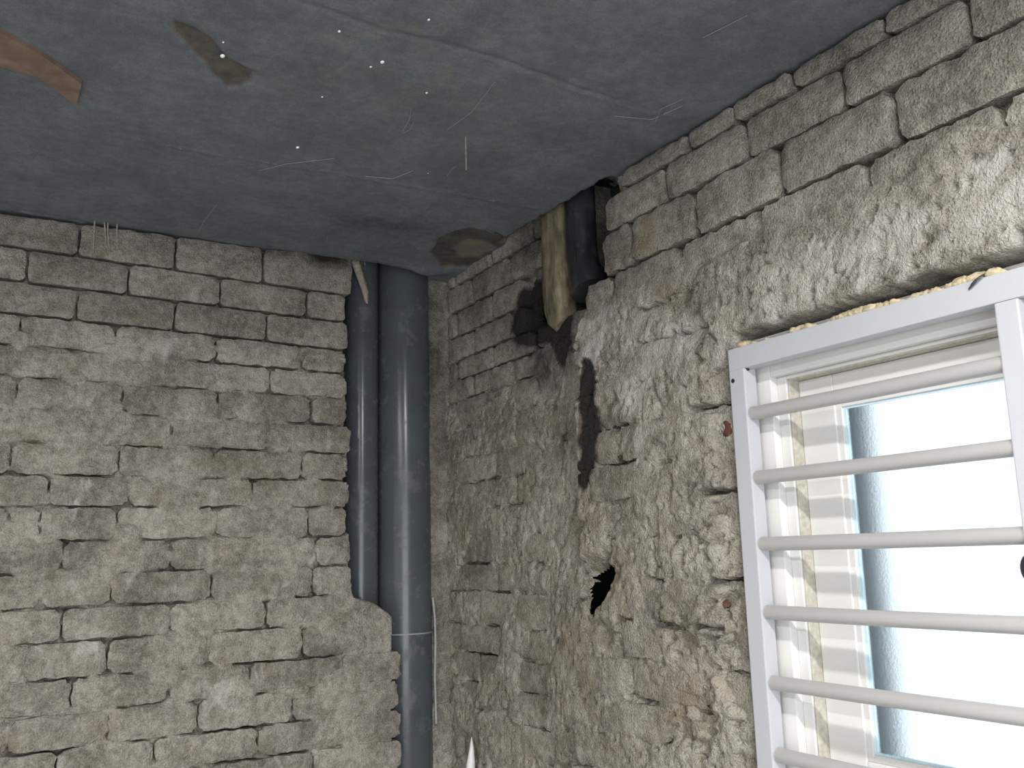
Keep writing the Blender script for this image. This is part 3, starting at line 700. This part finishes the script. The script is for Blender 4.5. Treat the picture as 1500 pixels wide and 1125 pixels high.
cc = [RW(px, py, XC) for px, py in ((819, 330), (819, 380), (819, 425), (821, 452), (824, 468), (828, 476))]
cc[0] = cc[1]+np.array([0, 0, .13]); cc[0][1] = cc[1][1]
bm = tube(cc, [.036, .036, .036, .035, .032, .024], 24)
ax = [Vector(c) for c in cc]
for k, v in enumerate(bm.verts):                          # squarish section
    c = ax[k//24] if k < 144 else (ax[0] if k < 168 else ax[5]); dx, dy = v.co.x-c.x, v.co.y-c.y; r = max(1e-6, math.hypot(dx, dy)); mx = max(abs(dx), abs(dy))/r
    f = 1+.55*(1/mx-1); v.co.x = c.x+dx*f*.8; v.co.y = c.y+dy*f
for v in bm.verts:
    n = float(vnoise(np.array(v.co.y*40), np.array(v.co.z*30), 77)); v.co.x += .003*n; v.co.y += .002*n
o = bm_obj('cement_haunch', bm, M['column'], None, True); tag(o, 'yellow stained cement column beside the black pipe in the right wall', 'column')

# ================================================================== WINDOW
win = empty('window_1', (.1, -1.5, .98)); tag(win, 'white plastic sliding window with frosted glass', kind='structure')
D1, D2, DS, DG = .036, .050, .074, .083
y1b = RW(1139, 690, D1)[1]           # outer strip of the frame
y2b = RW(1162, 690, D2)[1]; ytb = RW(1179, 690, DS)[1]           # second strip, dusty track
ysb = RW(1231, 690, DS)[1]           # sash stile, bead
z1b = RW(1367, 496, D1)[2]; z2b = RW(1367, 506, D2)[2]; zst = RW(1367, 508, DS)[2]
zsb = RW(1367, 560, DS)[2]; zbb = RW(1367, 571, DS)[2]
zglo = RW(1283, 1103, DG)[2]
ZT, ZB, YE = 1.838, .955, -2.035
def wpart(name, lo, hi, mat='upvc', bev=.002, parent=None):
    return bm_obj(name, box(lo, hi), M[mat], parent or win, False, bev)
def ring_frame(nm, D, Db, yo, yi, zo, zi, zlo_i, zlo_o, mat='upvc', ye_i=None, ye_o=None):
    ye_o = ye_o if ye_o is not None else YE; ye_i = ye_i if ye_i is not None else ye_o+(yo-yi)
    wpart(nm+'_jamb', (D, yi, zlo_o), (Db, yo, zo), mat); wpart(nm+'_jamb', (D, ye_o, zlo_o), (Db, ye_i, zo), mat)
    wpart(nm+'_head', (D, ye_i, zi), (Db, yi, zo), mat); wpart(nm+'_sill', (D, ye_i, zlo_o), (Db, yi, zlo_i), mat)
ring_frame('frame', D1, .165, -1.034, y1b, ZT, z1b, .99, ZB)
ring_frame('track', D2, .160, y1b, y2b, z1b, z2b, 1.004, .99, ye_o=YE+.07)
0 and print('y', y1b, y2b, ytb, ysb, 'z', z1b, z2b, zst, zsb, zbb, zglo)
ring_frame('seal', D2+.003, .120, y2b, y2b-.003, z2b, z2b-.002, 1.006, 1.004, 'brush', ye_o=YE+.09)
YM = -1.60
def sash(Dx, ya, yb, wst, name):
    e = bpy.data.objects.new(name, None); link(e, win)
    e.empty_display_size = .05
    zlo = zglo-.062
    def sp(n, lo, hi, mat='upvc', bev=.002): return bm_obj(n, box(lo, hi), M[mat], e, False, bev)
    sp('stile', (Dx, ya-wst, zlo), (Dx+.026, ya, z2b-.0025)); sp('stile', (Dx, yb, zlo), (Dx+.026, yb+wst, z2b-.0025))
    sp('rail', (Dx, yb+wst, zsb), (Dx+.026, ya-wst, z2b-.0025)); sp('rail', (Dx, yb+wst, zlo), (Dx+.026, ya-wst, zglo-.012))
    g = .010
    for lo, hi in (((Dx+.003, ya-wst-g, zglo-.012), (Dx+.02, ya-wst, zsb)), ((Dx+.003, yb+wst, zglo-.012), (Dx+.02, yb+wst+g, zsb)),
                   ((Dx+.003, yb+wst+g, zsb-g), (Dx+.02, ya-wst-g, zsb)), ((Dx+.003, yb+wst+g, zglo-.012), (Dx+.02, ya-wst-g, zglo-.002))):
        sp('bead', lo, hi, 'upvc', .001)
    yA, yB, zA, zB = ya-wst-g, yb+wst+g, zglo-.002, zsb-g
    t = .0055
    for lo, hi in (((Dx+.0065, yA-t, zA), (Dx+.012, yA, zB)), ((Dx+.0065, yB, zA), (Dx+.012, yB+t, zB)), ((Dx+.0065, yB+t, zB-t*.6), (Dx+.012, yA-t, zB)), ((Dx+.0065, yB+t, zA), (Dx+.012, yA-t, zA+t*.6))):
        sp('gasket', lo, hi, 'gasket', 0)
    sp('glass_pane', (Dx+.009, yB, zA), (Dx+.014, yA, zB), 'glass', 0)
sash(DS, y2b-.0035, YM-.05, y2b-.0035-ysb, 'sash')
sash(DS+.030, YM, YE+.10, y2b-.0035-ysb, 'sash')

# ---- steel bar grille in front
gr = empty('window_grille', (.0135, -1.5, .985)); tag(gr, 'white steel bar grille mounted in front of the frosted window', 'window grille')
GX0, GX1 = 0.0, .027
GY0, GY1, GZ1, GZ0, GW = -1.0215, -2.02, 1.8225, .965, .0335
def gp(name, lo, hi, bev=.0022): return bm_obj(name, box(lo, hi), M['steel_white'], gr, False, bev)
zrb = 1.7865
gp('stile', (GX0, GY0-GW, GZ0), (GX1, GY0, zrb+.0008)); gp('stile', (GX0, GY1, GZ0), (GX1, GY1+GW, zrb+.0008))
gp('top_rail', (GX0, GY1, zrb), (GX1, GY0, GZ1)); gp('bottom_rail', (GX0, GY1+GW, GZ0), (GX1, GY0-GW, GZ0+.034))
PY0, PY1 = -1.4785, -1.5085
gp('post', (GX0, PY1, GZ0+.034), (GX1, PY0, zrb))
for k, z in enumerate((1.713, 1.6105, 1.507, 1.4035, 1.2995, 1.1955, 1.0915)):
    for ya, yb in ((GY0-GW+.004, PY0-.004), (PY1+.004, GY1+GW-.004)):
        n = 20; bm = tube([(.0125, ya, z), (.0125, ya-.001, z), (.0125, (ya+yb)/2, z-.0006), (.0125, yb+.001, z), (.0125, yb, z)], .0108, n)
        bar = bm_obj('bar', bm, M['bar_white'], gr, True)
    # dark seam where the bar enters the stile
    bm = tube([(.0125, GY0-GW-.0001, z), (.0125, GY0-GW-.0009, z)], .0117, 20); bm_obj('bar_collar', bm, M['steel_white'], gr, True)
def screw(c, d):
    c = Vector(c); d = Vector(d)
    s = bm_obj('screw', tube([c-d*.002, c+d*.0012], .0035, 14), M['screw'], gr, True)
p = RW(1074, 558, GX0); screw((GX0, p[1], p[2]), (-1, 0, 0))
v = ray(1095, 540); t = (GY0-GW-CAM[1])/v[1]; p = CAM+v*t; screw((p[0], GY0-GW, p[2]), (0, -1, 0))
# dark latch knob on the middle post
p = RW(1513, 833, -.010); e = empty('latch_knob', (.0, p[1], p[2])); tag(e, 'dark round latch knob at the right edge on the grille post', 'latch')
bm = bmesh.new(); bmesh.ops.create_uvsphere(bm, u_segments=20, v_segments=12, radius=.016, matrix=Matrix.Translation((-.010, p[1], p[2])) @ Matrix.Diagonal((.7, .85, 1.15, 1)))
bm_obj('knob', bm, M['screw'], e, True)
bm_obj('stem', tube([(-.012, p[1]-.004, p[2]), (.004, p[1]-.008, p[2])], .006, 12), M['screw'], e, True)
# foam squeezed out above the grille
fo = empty('expanding_foam', (.02, -1.25, GZ1)); tag(fo, 'yellowish expanding foam squeezed out along the top of the white grille', 'foam')
rg = random.Random(11)
def foam_run(x0, x1, n, r):
    for k in range(n):
        px = x0+(x1-x0)*(k+.5)/n; py = 512-(px-1068)*.271
        p = RW(px, py, .012); bm = bmesh.new()
        rr = r*rg.uniform(.6, 1.3)
        bmesh.ops.create_icosphere(bm, subdivisions=3, radius=1, matrix=Matrix.Translation((.016+rg.uniform(-.003, .004), p[1], GZ1+.001+rr*.35)) @ Matrix.Diagonal((rr*1.1, rr*1.6, rr*.85, 1)))
        for v in bm.verts:
            d = float(vnoise(np.array(v.co.y*190), np.array(v.co.z*190+v.co.x*120), 91)); v.co += Vector((-.6, .4, 1))*.0028*d
        bm_obj('foam_bead', bm, M['foam'], fo, True)
foam_run(1078, 1104, 4, .0075); foam_run(1116, 1140, 3, .0045); foam_run(1162, 1192, 6, .0068); foam_run(1212, 1275, 14, .0075); foam_run(1275, 1400, 26, .0055); foam_run(1400, 1468, 13, .0085)
# bit of black wire lying over the top rail
p = [RW(1419, 424, -.002), RW(1425, 416, -.004), RW(1430, 410, -.005), RW(1438, 404, -.004), RW(1443, 402, .012)]
o = bm_obj('wire_stub', tube(p, [.0008, .0019, .0017, .0015, .0013], 8), M['wire'], None, True); tag(o, 'short black wire end bent over the top rail of the grille', 'wire')
# white scrap at the foot of the corner
pts = [LW(690, 1082, .0), LW(692, 1100, -.01), LW(690, 1125, -.02), LW(686, 1160, -.02)]
pts = [RW(691, 1080, .02), RW(691, 1095, .015), RW(690, 1115, .012), RW(687, 1150, .012), RW(686, 1200, .012)]
o = bm_obj('plastic_scrap', tube(pts, [.001, .005, .010, .014, .014], 10), M['upvc'], None, True); tag(o, 'small white pointed plastic scrap low in the corner right of the wide pipe', 'scrap')

# ================================================================== CEILING LAMP (above the viewer) AND ADDED FILL LAMP
def batten(x, y, watt, label):
    lp = empty('batten_lamp', (x, y, CEIL)); tag(lp, label, 'lamp', 'battens on the ceiling')
    bm_obj('lamp_body', box((x-.04, y-.58, CEIL-.035), (x+.04, y+.58, CEIL)), M['lamp_body'], lp, False, .004)
    ld = bpy.data.lights.new('lamp_tube', 'AREA'); ld.shape = 'RECTANGLE'; ld.size = .07; ld.size_y = 1.10; ld.energy = watt; ld.color = (1.0, .965, .92)
    lo = bpy.data.objects.new('lamp_tube', ld); link(lo, lp); lo.location = (0, 0, -.04)
batten(-.70, -2.30, LAMP_W, 'long white batten lamp on the ceiling nearer the window')
batten(-1.80, -2.10, FILL_LAMP_W, 'long white batten lamp added for fill light, on the ceiling further from the window')  # extra lamp, added to brighten the lower left wall
